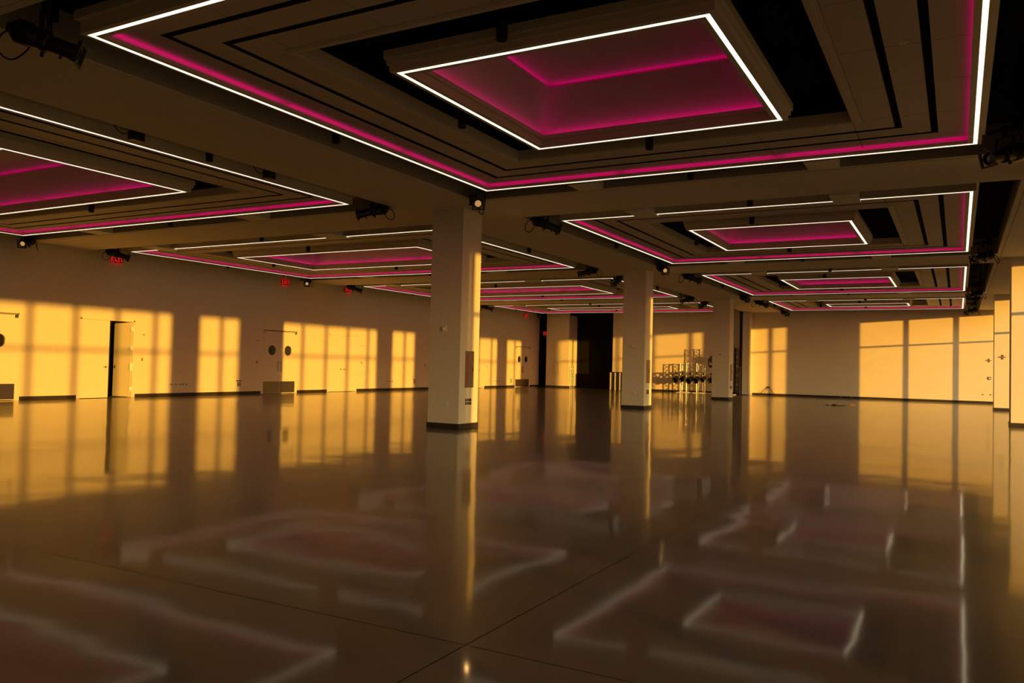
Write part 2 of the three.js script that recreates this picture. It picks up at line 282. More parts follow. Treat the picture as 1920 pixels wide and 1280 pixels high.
function canopy(key) {
  const row = ROWS[key[0]], bay = BAYS[+key[1]], hx = row.hx - 2.143, hz = bay.hz - 2.135;
  const t = thing('light_canopy', 'hanging inner light frame with pink vault inside the ' + WHERE[key], 'ceiling light', [row.cx, H, bay.cz]);
  part('crown_moulding', ring(hx, hz, [[-0.112, 0], [-0.052, 0], [-0.052, 0.012], [-0.002, 0.012], [-0.002, 0], [0.055, 0.004], [0.055, 0.07], [0.08, 0.075], [0.08, 0.128], [0.102, 0.134], [0.102, 0.225], [0.0, 0.225], [-0.04, 0.2], [-0.04, 0.11], [-0.112, 0.10]]), M.moulding, t);
  part('inner_ledge', ring(hx, hz, [[-0.145, 0.10], [-0.04, 0.10], [-0.04, 0.112], [-0.128, 0.112], [-0.128, 0.158], [-0.145, 0.158]]), M.moulding, t);
  ledRing(t, hx, hz, -0.050, -0.004, -0.001, M.led, LED_WARM, LED_LIGHT, false, 'led_strip');
  ledRing(t, hx, hz, -0.118, -0.085, 0.120, M.pink, PINK_RGB, PINK_LIGHT * 1.6, true, 'pink_led_strip', 0.12);
  const top = 0.745, a = -0.05, b = -0.30;
  for (let s = 0; s < 4; s++) part('sloped_panel', ringSide(hx, hz, [[a, 0.15], [a + 0.015, 0.15], [b + 0.015, top], [b, top]].reverse().map((p) => p).reverse(), s).build(), M.panel, t);
  part('vault_shell', ring(hx, hz, [[a + 0.02, 0.2], [a + 0.03, 0.2], [b + 0.2, top + 0.03], [b + 0.2, top + 0.12], [b + 0.19, top + 0.12], [b + 0.19, top + 0.02]]), M.black, t);
  part('vault_lip', ring(hx, hz, [[b, top], [b + 0.16, top], [b + 0.16, top + 0.012], [b + 0.012, top + 0.012], [b + 0.012, top + 0.03], [b, top + 0.03]]), M.moulding, t);
  ledRing(t, hx, hz, b + 0.045, b + 0.075, top + 0.016, M.pink, PINK_RGB, PINK_LIGHT * 0.9, true, 'pink_led_strip', 0.12);
  const hxT = hx + b + 0.17, hzT = hz + b + 0.17;
  part('vault_top', [box(-hxT, hxT, top + 0.085, top + 0.105, -hzT, hzT), ring(hx, hz, [[b + 0.16, top], [b + 0.17, top], [b + 0.17, top + 0.095], [b + 0.16, top + 0.095]])], M.panel, t);
  part('sprinkler_cover', cyl(0.045, 0.05, 0.006, 20).translate(0.3, top + 0.082, 0.2), M.boxPaint, t);
  part('hanger_rod', [[1, 1], [1, -1], [-1, 1], [-1, -1]].map(([x, z]) => bar(new THREE.Vector3(x * (hx - 0.0), 0.2, z * (hz - 0.0)), new THREE.Vector3(x * (hx - 0.0), 1.25, z * (hz - 0.0)), 0.01)), M.black, t);
  return t;
}
for (const key of Object.keys(WHERE)) { coffer(key); canopy(key); }

// ---------------------------------------------------------------- white cover boxes bridging beam and coffer
{
  const make = (x, z0, z1, w, label) => {
    const t = thing('bridge_box', label, 'cover box', [x, H, (z0 + z1) / 2], 'white cover boxes between beams and coffers'), d = (z1 - z0) / 2;
    // the near ones dip under the light line and stop below the coffer's moulding
    const drop = d > 0.35 ? 0.034 : 0.004, over = d > 0.35 ? 0.26 : 0;
    part('bottom_plate', rbox(-w / 2, w / 2, -drop, -drop + 0.014, -d, d, 0.003), M.boxPaint, t);
    for (const s of [1, -1]) { const p = part('side_plate', [box(s * w / 2 - 0.006, s * w / 2 + 0.006, -drop + 0.004, 0.34, -d, d - over), box(s * w / 2 - 0.006, s * w / 2 + 0.006, -drop + 0.004, -0.003, d - over, d)], M.boxPaint, t); for (const y of [0.08, 0.2]) part('screw', cyl(0.008, 0.008, 0.006, 8).rotateZ(Math.PI / 2).translate(s * (w / 2 + 0.008), y, d * 0.4), M.steel, p); }
    part('front_plate', over ? box(-w / 2, w / 2, -drop + 0.004, 0.34, -d, -d + 0.012) : box(-w / 2, w / 2, 0.0, 0.34, -d, -d + 0.012), M.boxPaint, t);
  };
  const bx = { R: { far: [-5.70, -1.82], near: [-5.58, -1.78] }, L: { far: [-19.26, -13.76], near: [-20.12, -13.73] } };
  for (const key of Object.keys(WHERE)) {
    const { cz, hz } = BAYS[+key[1]], r = bx[key[0]], w = key[0] === 'R' ? 0.44 : 0.56;
    if (+key[1] > 0) r.near.forEach((x, i) => make(x, cz - hz - 0.66, cz - hz + 0.13, w, 'white cover box across near light line of the ' + WHERE[key] + (i ? ', right' : ', left')));
    if (+key[1] < 3) r.far.forEach((x, i) => make(x, cz + hz + 0.10, cz + hz + 0.64, w, 'white cover box behind far light line of the ' + WHERE[key] + (i ? ', right' : ', left')));
  }
}

// ---------------------------------------------------------------- stage spotlights in the recess corners
function makeSpot(lit, label) {
  const t = thing('stage_spotlight', label, 'spotlight', [0, 0, 0]), tilt = -0.30;
  const R = (g) => g.rotateZ(-Math.PI / 2).rotateZ(tilt);                           // lathes stand on y: lay them along +x, nose down
  const lathe = (pts, n = 24) => R(new THREE.LatheGeometry(pts.map(([r, y]) => new THREE.Vector2(r, y)), n));
  const housing = part('lamp_housing', lathe([[0, -0.34], [0.05, -0.335], [0.062, -0.30], [0.09, -0.285], [0.102, -0.24], [0.105, -0.14], [0.095, -0.06], [0.085, -0.03], [0, -0.03]]), M.fixture, t);
  const fins = []; for (let k = 0; k < 6; k++) fins.push(lathe([[0.10, -0.255 + k * 0.022], [0.118, -0.253 + k * 0.022], [0.118, -0.247 + k * 0.022], [0.10, -0.245 + k * 0.022]], 20)); part('cooling_fin', fins, M.fixture, housing);
  part('shutter_ring', lathe([[0.08, -0.035], [0.105, -0.03], [0.105, 0.035], [0.08, 0.04]]), M.fixture, t);
  for (let k = 0; k < 4; k++) { const a = k * Math.PI / 2 + 0.4; part('shutter_handle', box(-0.012, 0.012, 0.09, 0.155, -0.02, 0.02).rotateX(a).rotateZ(tilt), M.fixture, t); }
  part('barrel', lathe([[0.06, 0.03], [0.078, 0.035], [0.078, 0.24], [0.086, 0.245], [0.086, 0.30], [0.078, 0.305], [0.070, 0.30], [0.066, 0.24], [0.06, 0.05]]), M.fixture, t);
  const gf = []; for (const s of [1, -1]) gf.push(box(0.300, 0.335, s * 0.098 - 0.012, s * 0.098 + 0.012, -0.11, 0.11), box(0.300, 0.335, -0.11, 0.11, s * 0.098 - 0.012, s * 0.098 + 0.012)); gf.push(box(0.298, 0.305, 0.09, 0.16, -0.03, 0.03));
  part('gel_frame', gf.map((g) => g.rotateZ(tilt)), M.fixture, t);
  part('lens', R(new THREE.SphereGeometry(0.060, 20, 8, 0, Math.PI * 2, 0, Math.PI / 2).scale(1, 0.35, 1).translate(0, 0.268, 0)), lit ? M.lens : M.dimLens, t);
  if (lit === 2) { const l = new THREE.SpotLight(new THREE.Color().setRGB(1, 0.50, 0.16), 0.22, 0, 0.35, 0.6); l.name = 'spot_light'; const a = new THREE.Vector3(0.36, 0, 0).applyAxisAngle(new THREE.Vector3(0, 0, 1), tilt); l.position.copy(a); l.target.position.copy(a.clone().multiplyScalar(8)); l.castShadow = true; t.add(l, l.target); }
  part('focus_knob', cyl(0.014, 0.014, 0.03, 10).translate(0, -0.095, 0).translate(0.17, 0, 0).rotateZ(tilt), M.fixture, t);
  const y = []; for (const s of [1, -1]) y.push(box(-0.022, 0.022, -0.02, 0.24, s * 0.135 - 0.004, s * 0.135 + 0.004), cyl(0.025, 0.025, 0.04, 12).rotateX(Math.PI / 2).translate(0, 0, s * 0.12)); y.push(box(-0.022, 0.022, 0.232, 0.24, -0.139, 0.139)); part('yoke', y, M.fixture, t);
  part('pipe_clamp', [box(-0.03, 0.03, 0.24, 0.33, -0.018, 0.018), cyl(0.045, 0.045, 0.036, 16).rotateX(Math.PI / 2).translate(0, 0.36, 0)], M.fixture, t);
  part('hanger_pipe', [bar(V(0, 0.36, -0.26), V(0, 0.36, 0.26), 0.024, 12), bar(V(0, 0.36, 0.24), V(0, 1.3, 0.24), 0.016, 8), box(-0.05, 0.05, 0.28, 0.46, 0.15, 0.24)], M.black, t);
  part('power_cable', [tube([V(-0.30, 0.09, 0.02), V(-0.40, 0.02, 0.05), V(-0.42, -0.12, 0.10), V(-0.33, -0.17, 0.14), V(-0.20, -0.05, 0.17), V(-0.06, 0.30, 0.17)], 0.008, 30)], M.black, t);
  return t;
}
{
  const SY = H - 0.10, corner = { NL: [-1, -1], FL: [-1, 1], FR: [1, 1], NR: [1, -1] }, word = { NL: 'near left', FL: 'far left', FR: 'far right', NR: 'near right' };
  const list = [['R0', 'NL'], ['R0', 'FL', 2], ['R0', 'FR'], ['R1', 'NL'], ['R1', 'FL', 2], ['R1', 'FR'], ['R2', 'NL'], ['R2', 'FL'], ['R2', 'FR'], ['R3', 'NL'], ['R3', 'FL'], ['R3', 'FR'],
    ['L0', 'FL', 1], ['L0', 'FR'], ['L1', 'NL'], ['L1', 'FL', 1], ['L1', 'FR'], ['L2', 'NL'], ['L2', 'FR'], ['L2', 'NR'], ['L3', 'NL'], ['L3', 'FL'], ['L3', 'NR']];  // left-row bright lenses: sun glint painted as glow, no lamp on
  const proto = {};
  for (const [key, c, lit] of list) {
    const row = ROWS[key[0]], bay = BAYS[+key[1]], [sx, sz] = corner[c], x = row.cx + sx * (row.hx + 0.33) + (c === 'NL' ? 0.05 : c === 'FL' ? -0.08 : 0), z = bay.cz + sz * (bay.hz + 0.34) + (c === 'NL' ? 0.10 : 0);
    let dx = -sx, dz = -sz; if (c === 'FL') { dx = 0.75; dz = -1; }
    const turn = Math.atan2(dz, dx), label = (lit ? 'black stage spotlight with bright lens, ' : 'black stage spotlight, ') + word[c] + ' corner of the ' + WHERE[key];
    const k = lit ?? 0; let o;
    if (!proto[k]) { o = proto[k] = makeSpot(lit, label); o.position.set(x, SY, -z); o.rotation.y = turn; } else { o = copyOf(proto[k], label, [x, SY, z], turn); o.traverse((m) => { if (m.isSpotLight) { const tg = o.children.find((q) => !q.isMesh && !q.isLight); if (tg) m.target = tg; } }); }
    o.userData.group = 'stage spotlights at the coffer corners';
  }
}

// ---------------------------------------------------------------- small cylinder heads halfway along recesses and openings
{
  let proto;
  const head = (x, y, z, label) => {
    if (proto) return copyOf(proto, label, [x, y, z], 0);
    proto = thing('cylinder_downlight', label, 'downlight', [x, y, z], 'small black cylinder heads of the coffers');
    part('can', new THREE.LatheGeometry([[0, 0.09], [0.05, 0.09], [0.056, 0.08], [0.056, -0.09], [0.050, -0.092], [0.046, -0.07], [0, -0.06]].map(([r, y2]) => new THREE.Vector2(r, y2)).reverse(), 20), M.fixture, proto);
    part('lens', cyl(0.045, 0.045, 0.006, 18).translate(0, -0.066, 0), M.dimLens, proto); part('stem', bar(new THREE.Vector3(0, 0.09, 0), new THREE.Vector3(0, 1.16, 0), 0.012), M.black, proto);
    return proto;
  };
  for (const key of Object.keys(WHERE)) {
    const row = ROWS[key[0]], { cz, hz } = BAYS[+key[1]], w = WHERE[key];
    head(row.cx - row.hx - 0.32, H + 0.07, cz + 0.15, 'black cylinder downlight, left recess of the ' + w);
    if (key[0] === 'L') head(row.cx + row.hx + 0.32, H + 0.06, cz + 0.11, 'black cylinder downlight, right recess of the ' + w);
    if (+key[1] < 3) head(row.cx - 0.2, H + 0.06, cz + hz + 0.36, 'black cylinder downlight, far recess of the ' + w);
    if (+key[1] > 0) head(row.cx + 0.2, H + 0.05, cz - hz - 0.34, 'black cylinder downlight, near recess of the ' + w);
    head(row.cx - 0.25, H + 0.10, cz - hz + 1.88, 'black cylinder downlight, near side of the opening in the ' + w);
    head(row.cx - 0.2, H + 0.05, cz + hz - 1.65, 'black cylinder downlight, far side of the opening in the ' + w);
    head(row.cx - row.hx + 1.78, H + 0.05, cz + 0.2, 'black cylinder downlight, left side of the opening in the ' + w);
  }
  for (const [z, n] of [[7.47, 'nearer'], [10.03, 'farther']]) {
    const t = thing('ceiling_sensor', n + ' small black device box in the right recess of the nearest coffer on the left', 'sensor', [-10.35, H + 0.03, z]);
    part('case', rbox(-0.06, 0.06, -0.07, 0.07, -0.10, 0.10, 0.01), M.fixture, t); part('stem', bar(new THREE.Vector3(0, 0.07, 0), new THREE.Vector3(0, 1.2, 0), 0.012), M.black, t); part('cable', tube([V(0, 0.03, -0.1), V(0, -0.02, -0.22), V(0, 0.05, -0.34), V(0.0, 0.3, -0.36)], 0.007, 16), M.black, t);
    if (n === 'nearer') part('red_label', box(-0.063, -0.06, -0.02, 0.03, -0.06, 0.06), M.red, t);
  }
}

// ---------------------------------------------------------------- doors in the left wall
const onLeft = (z, y, w, h, d) => box(XW, XW + d, y - h / 2, y + h / 2, z - w / 2, z + w / 2);
{
  const TOP = 2.40;
  const lever = (leaf, z, dir) => part('handle', [rbox(XW - 0.03, XW + 0.010, 0.92, 0.98, z - 0.02, z + 0.02, 0.004), bar(V(XW, 0.95, z), V(XW + 0.055, 0.95, z), 0.009), bar(V(XW + 0.055, 0.95, z), V(XW + 0.055, 0.95, z + dir * 0.11), 0.009)], M.kick, leaf);
  const frame = (d, a, b) => part('door_frame', [box(XW - 0.2, XW + 0.008, 0, 2.42, a, a + 0.045), box(XW - 0.2, XW + 0.008, 0, 2.42, b - 0.045, b), box(XW - 0.2, XW + 0.008, TOP - 0.02, 2.42, a, b)], M.door, d);
  const kit = (leaf, a, b, inner, sideSign) => { // porthole leaf with kick plate and push plate
    const c = (a + b) / 2 + 0.0, g = new THREE.Shape([[a, 0.012], [b, 0.012], [b, TOP - 0.03], [a, TOP - 0.03]].map((p) => new THREE.Vector2(...p))), hole = new THREE.Path(); hole.absarc(c, 1.65, 0.175, 0, Math.PI * 2, true); g.holes.push(hole);
    return { c, geo: new THREE.ExtrudeGeometry(g, { depth: 0.045, bevelEnabled: false, curveSegments: 28 }) };
  };
  const leafGeo = (g) => g.rotateY(Math.PI / 2).translate(XW - 0.05, 0, 0);          // shape x becomes -three z = room z
  const porthole = (n, a, b) => {
    const d = structure('door_' + n); frame(d, a, b); const m = (a + b) / 2;
    for (const [p, q, s] of [[a + 0.048, m - 0.002, 1], [m + 0.002, b - 0.048, -1]]) {
      const { c, geo } = kit(null, p, q); const leaf = part('door_leaf', leafGeo(geo), M.door, d);
      part('porthole_rim', new THREE.TorusGeometry(0.18, 0.012, 8, 32).rotateY(Math.PI / 2).translate(XW - 0.004, 1.65, -c), M.kick, leaf);
      part('porthole_glass', cyl(0.176, 0.176, 0.006, 32).rotateZ(Math.PI / 2).translate(XW - 0.028, 1.65, -c), M.darkGlass, leaf);
      part('kick_plate', box(XW - 0.006, XW + 0.003, 0.03, 0.46, p + 0.012, q - 0.012), M.kick, leaf);
      part('push_plate', box(XW - 0.006, XW + 0.003, 0.84, 1.26, (s > 0 ? q - 0.13 : p + 0.03), (s > 0 ? q - 0.03 : p + 0.13)), M.steel, leaf);
    }
    part('header_bar', box(XW, XW + 0.02, 2.385, 2.415, a + 0.03, b - 0.03), M.frameMetal, d); part('top_hinge', [rbox(XW, XW + 0.03, 2.29, 2.38, b - 0.14, b - 0.03, 0.005), rbox(XW, XW + 0.03, 2.29, 2.38, a + 0.03, a + 0.1, 0.005)], M.steel, d);
  };
  porthole(1, 11.05, 13.10); porthole(3, 22.16, 23.93); porthole(6, 42.03, 43.86);
  const solid = (n, a, b, open) => {
    const d = structure('door_' + n); frame(d, a, b); const m = (a + b) / 2 + (open ? 0.06 : 0);
    const l = part('door_leaf', rbox(XW - 0.05, XW - 0.004, 0.012, TOP - 0.025, a + 0.048, m - 0.003, 0.003), M.door, d); lever(l, m - 0.10, -1);
    if (!open) { const r = part('door_leaf', rbox(XW - 0.05, XW - 0.004, 0.012, TOP - 0.025, m + 0.003, b - 0.048, 0.003), M.door, d); lever(r, m + 0.10, 1); return; }
    // right leaf swung out into the corridor behind, hinged at b
    const r = new THREE.Group(); const w = b - 0.05 - m;
    const leaf = mesh('door_leaf', rbox(-0.046, 0, 0.012, TOP - 0.025, -w, 0, 0.003), M.door, d); leaf.name = 'door_leaf_001'; leaf.position.set(XW - 0.05, 0, -(b - 0.05)); leaf.rotation.y = -1.5;
    const hd = part('handle', [rbox(-0.02, 0.014, 0.90, 1.0, -w + 0.05, -w + 0.10, 0.004), bar(V(0, 0.95, -w + 0.08), V(0.06, 0.95, -w + 0.08), 0.009), bar(V(0.06, 0.95, -w + 0.08), V(0.06, 0.95, -w + 0.19), 0.009)], M.kick, leaf);
    for (const y of [0.27, 0.90, 1.02, 1.55, 2.16]) part('hinge', [cyl(0.016, 0.016, 0.13, 12).translate(XW - 0.02, y, -(b - 0.055)), box(XW - 0.045, XW + 0.012, y - 0.06, y + 0.06, b - 0.12, b - 0.045)], M.hinge, d);
    part('closer_box', box(XW - 0.16, XW - 0.06, 2.22, 2.36, m - 0.02, m + 0.10), M.black, d);
  };
  solid(2, 14.90, 16.72, true); solid(4, 25.80, 27.56, false); solid(5, 37.06, 38.42, false);
  // small things on the left wall
  const device = (z, y, what) => {
    if (what === 'reader') { const t = thing('card_reader', '', 'card reader', [XW, y, z]); part('case', rbox(0, 0.03, -0.06, 0.06, -0.045, 0.045, 0.006), M.plate, t); part('button', rbox(0.03, 0.04, -0.03, 0.01, -0.028, 0.028, 0.004), M.red, t); part('window', box(0.029, 0.033, 0.022, 0.05, -0.03, 0.03), M.darkGlass, t); return t; }
    if (what === 'sensor') { const t = thing('motion_sensor', '', 'sensor', [XW, y, z]); part('case', rbox(0, 0.035, -0.025, 0.025, -0.055, 0.055, 0.008), M.plate, t); part('window', box(0.033, 0.037, -0.012, 0.004, -0.04, 0.04), M.darkGlass, t); return t; }
    if (what === 'outlet') { const t = thing('floor_outlet_plate', '', 'outlet', [XW, y, z]); part('plate', rbox(0, 0.008, -0.075, 0.075, -0.07, 0.07, 0.003), M.fixture, t); for (const dy of [-0.035, 0.035]) part('socket', rbox(0.006, 0.012, dy - 0.02, dy + 0.02, -0.035, 0.03, 0.003), M.plate, t); part('lid', rbox(0, 0.02, 0.105, 0.14, -0.13, 0.10, 0.004), M.fixture, t); return t; }
    if (what === 'jacks') { const t = thing('jack_strip', '', 'wall socket', [XW, y, z]); part('strip', rbox(0, 0.006, -0.03, 0.03, -0.4, 0.4, 0.002), M.plate, t); for (const dz of [-0.3, -0.12, 0.06, 0.16, 0.30]) part('jack', box(0.005, 0.009, -0.014, 0.014, dz - 0.03, dz + 0.03), M.fixture, t); return t; }
    const t = thing('wall_cover_disc', '', 'cover disc', [XW, y, z]); part('disc', cyl(0.15, 0.155, 0.012, 36).rotateZ(Math.PI / 2).translate(0.006, 0, 0), M.wall, t); part('rim', new THREE.TorusGeometry(0.15, 0.006, 6, 36).rotateY(Math.PI / 2).translate(0.008, 0, 0), M.plate, t); return t;
  };
  const D = [[17.0, 1.19, 'reader', 'small red buttoned card reader right of the open door'], [17.03, 2.0, 'sensor', 'small white motion sensor above the card reader by the open door'],
    [21.87, 1.18, 'reader', 'small card reader left of the middle porthole doors'], [21.86, 2.0, 'sensor', 'small motion sensor left of the middle porthole doors'],
    [27.89, 1.23, 'reader', 'small card reader right of the closed plain double door'], [27.91, 2.0, 'sensor', 'small motion sensor right of the closed plain double door'],
    [32.78, 1.17, 'reader', 'small card reader on the wall just left of the nearest column'], [38.69, 1.17, 'reader', 'small card reader on the wall just right of the nearest column'], [44.3, 1.19, 'reader', 'small card reader right of the farthest porthole doors'],
    [21.05, 0.37, 'outlet', 'black outlet plate with lid low on the wall left of the middle porthole doors'], [31.92, 0.37, 'outlet', 'black outlet plate low on the wall left of the nearest column'], [41.55, 0.33, 'outlet', 'black outlet plate low on the wall left of the farthest doors'],
    [18.45, 0.39, 'jacks', 'row of small jacks low on the shaded wall right of the open door'], [29.88, 0.42, 'jacks', 'row of small jacks low on the wall right of the closed plain door'], [39.8, 0.37, 'jacks', 'row of small jacks low on the wall behind the nearest column'],
    [19.03, 0.5, 'disc', 'round white cover disc low on the wall right of the open door'], [29.48, 0.46, 'disc', 'round white cover disc low on the wall right of the closed plain door']];
  for (const [z, y, what, label] of D) device(z, y, what).userData.label = label;
  const dk = structure('door_7'); // tall dark double door in the recess of the back wall
  part('door_frame', [box(-20.59, -20.44, 0, 4.42, 45.70, 45.95), box(-18.10, -17.95, 0, 4.42, 45.70, 45.95), box(-20.59, -17.95, 4.18, 4.42, 45.70, 45.95)], M.black, dk);
  for (const [a, b] of [[-20.43, -19.28], [-19.26, -18.11]]) { const l = part('door_leaf', rbox(a, b, 0.015, 4.17, 45.78, 45.84, 0.004), M.darkDoor, dk); part('handle', bar(V(a < -20 ? b - 0.09 : a + 0.09, 0.85, 45.74), V(a < -20 ? b - 0.09 : a + 0.09, 1.25, 45.74), 0.012), M.fixture, l); part('stop_moulding', box(a + 0.05, b - 0.05, 3.5, 3.52, 45.772, 45.78), M.black, l); }
}

// ---------------------------------------------------------------- exit signs
const font = await new FontLoader().loadAsync('fonts/droid/droid_sans_bold.typeface.json');
{
  const letters = new TextGeometry('EXIT', { font, size: 0.145, depth: 0.006, curveSegments: 3 }); letters.computeBoundingBox(); const b = letters.boundingBox; letters.translate(-(b.min.x + b.max.x) / 2, -(b.min.y + b.max.y) / 2, 0); letters.rotateY(Math.PI / 2);
  let proto;
  const sign = (x, y, z, turn, label) => {
    if (proto) return copyOf(proto, label, [x, y, z], turn);
    proto = thing('exit_sign', label, 'exit sign', [x, y, z], 'red exit signs'); proto.rotation.y = turn;
    part('panel', rbox(-0.012, 0.012, -0.115, 0.115, -0.20, 0.20, 0.006), M.exitPanel, proto); part('letter_panel', letters.translate(0.0125, 0, 0), M.exit, proto);
    part('frame', [box(-0.014, 0.014, 0.105, 0.118, -0.205, 0.205), box(-0.014, 0.014, -0.118, -0.105, -0.205, 0.205)], M.exit, proto); part('bracket', [bar(new THREE.Vector3(0, 0.11, 0.1), new THREE.Vector3(0, 0.5, 0.1), 0.008), bar(new THREE.Vector3(0, 0.11, -0.1), new THREE.Vector3(0, 0.5, -0.1), 0.008)], M.black, proto);
  };
  sign(XW + 0.06, 4.27, 15.97, 0, 'red exit sign above the open plain door, leftmost'); sign(XW + 0.06, 4.29, 23.16, 0, 'red exit sign high above the middle porthole doors');
  sign(XW + 0.06, 4.33, 26.87, 0, 'red exit sign high above the closed plain double door'); sign(XW + 0.06, 4.29, 43.15, 0, 'red exit sign high above the farthest porthole doors');
  sign(-22.48, 3.31, 45.2, Math.PI / 2 * -1, 'red exit sign in the dark gap beside the far pier');
}

// ---------------------------------------------------------------- things on the columns and the pier
{
  const ext = (x, y, z, turn, label) => {
    const t = thing('extinguisher_cabinet', label, 'extinguisher cabinet', [x, y, z]); t.rotation.y = turn;
    part('frame', [box(0, 0.012, -0.37, 0.37, -0.16, -0.14), box(0, 0.012, -0.37, 0.37, 0.14, 0.16), box(0, 0.012, 0.35, 0.37, -0.16, 0.16), box(0, 0.012, -0.37, -0.35, -0.16, 0.16)], M.cabinet, t);
    const d = part('door', box(0.001, 0.009, -0.35, 0.35, -0.14, 0.14), M.cabinet, t); part('red_strip', box(0.009, 0.011, -0.31, 0.31, -0.085, -0.05), M.red, d); part('latch', rbox(0.009, 0.02, -0.05, 0.05, 0.11, 0.125, 0.003), M.fixture, d); return t;
  };
  const lab = ['nearest column', 'second column', 'third column'];
  COLZ.forEach((z, i) => {
    ext(COLX[1], 1.195, z + 0.36, 0, 'flush steel extinguisher cabinet with red strip on the sunny side of the ' + lab[i]);
    const s = thing('fire_strobe', 'small white fire alarm strobe on the shaded face of the ' + lab[i], 'strobe', [-9.10, 2.0, z]);
    part('base', rbox(-0.06, 0.06, -0.06, 0.06, -0.025, 0, 0.006), M.plate, s); part('lens', new THREE.SphereGeometry(0.035, 14, 10).scale(1.2, 0.8, 1).translate(0.0, 0, 0.035), M.boxPaint, s); part('grille', [0, 1, 2].map((k) => box(-0.045, -0.015 + 0.0, -0.03 + k * 0.02, -0.022 + k * 0.02, -0.028, -0.024)), M.frameMetal, s);
    const o = thing('outlet_plate', 'white outlet plate low on the shaded face of the ' + lab[i], 'outlet', [-9.06, 0.51, z]); part('plate', rbox(-0.085, 0.085, -0.06, 0.06, -0.008, 0, 0.003), M.plate, o); for (const x of [-0.042, 0.042]) part('socket', rbox(x - 0.018, x + 0.018, -0.035, 0.035, -0.011, -0.006, 0.002), M.boxPaint, o);
    const p = thing('data_outlet', 'small panel of dark square jacks on the sunny side of the ' + lab[i], 'wall socket', [COLX[1], 0.54, z + 0.36]); for (let r = 0; r < 2; r++) for (let c = 0; c < 4; c++) { const w = c > 2 ? 0.034 : 0.024; part('jack', rbox(0, 0.012, -0.062 + r * 0.068, 0.0 - 0.005 + r * 0.068, -0.12 + c * 0.06 - w + 0.02, -0.12 + c * 0.06 + w, 0.003), M.fixture, p); }
  });
  ext(-21.43, 1.19, ZB, Math.PI / 2, 'flush steel extinguisher cabinet with red strip on the far white pier');
  const st = (x, z, label) => { const s = thing('wall_speaker_strobe', label, 'strobe', [x, 2.04, z]); part('base', rbox(-0.03, 0.03, -0.09, 0.09, -0.02, 0, 0.004), M.frameMetal, s); part('lens', rbox(-0.10, 0.10, -0.018, 0.018, -0.04, -0.015, 0.006), M.frameMetal, s); };  // dark cross: the strobe's cast shadow is built into its shape
  st(1.50, 36.0, 'strobe and its shadow as a dark cross on the sunlit column left of the rightmost one'); st(1.30, ZB, 'small dark strobe at the right end of the sunlit back wall');
  const th = thing('thermostat', 'small square thermostat at the right end of the back wall', 'thermostat', [1.33, 1.2, ZB]); part('case', rbox(-0.06, 0.06, -0.07, 0.07, -0.03, 0, 0.006), M.frameMetal, th); part('display', box(-0.035, 0.035, -0.03, 0.03, -0.034, -0.03), M.plate, th);
  const lj = thing('low_jack_pair', 'pair of tiny wall jacks low at the right end of the back wall', 'wall socket', [1.25, 0.42, ZB]); for (const x of [-0.2, 0.12]) part('jack', rbox(x - 0.035, x + 0.035, -0.02, 0.02, -0.01, 0, 0.003), M.fixture, lj);
}

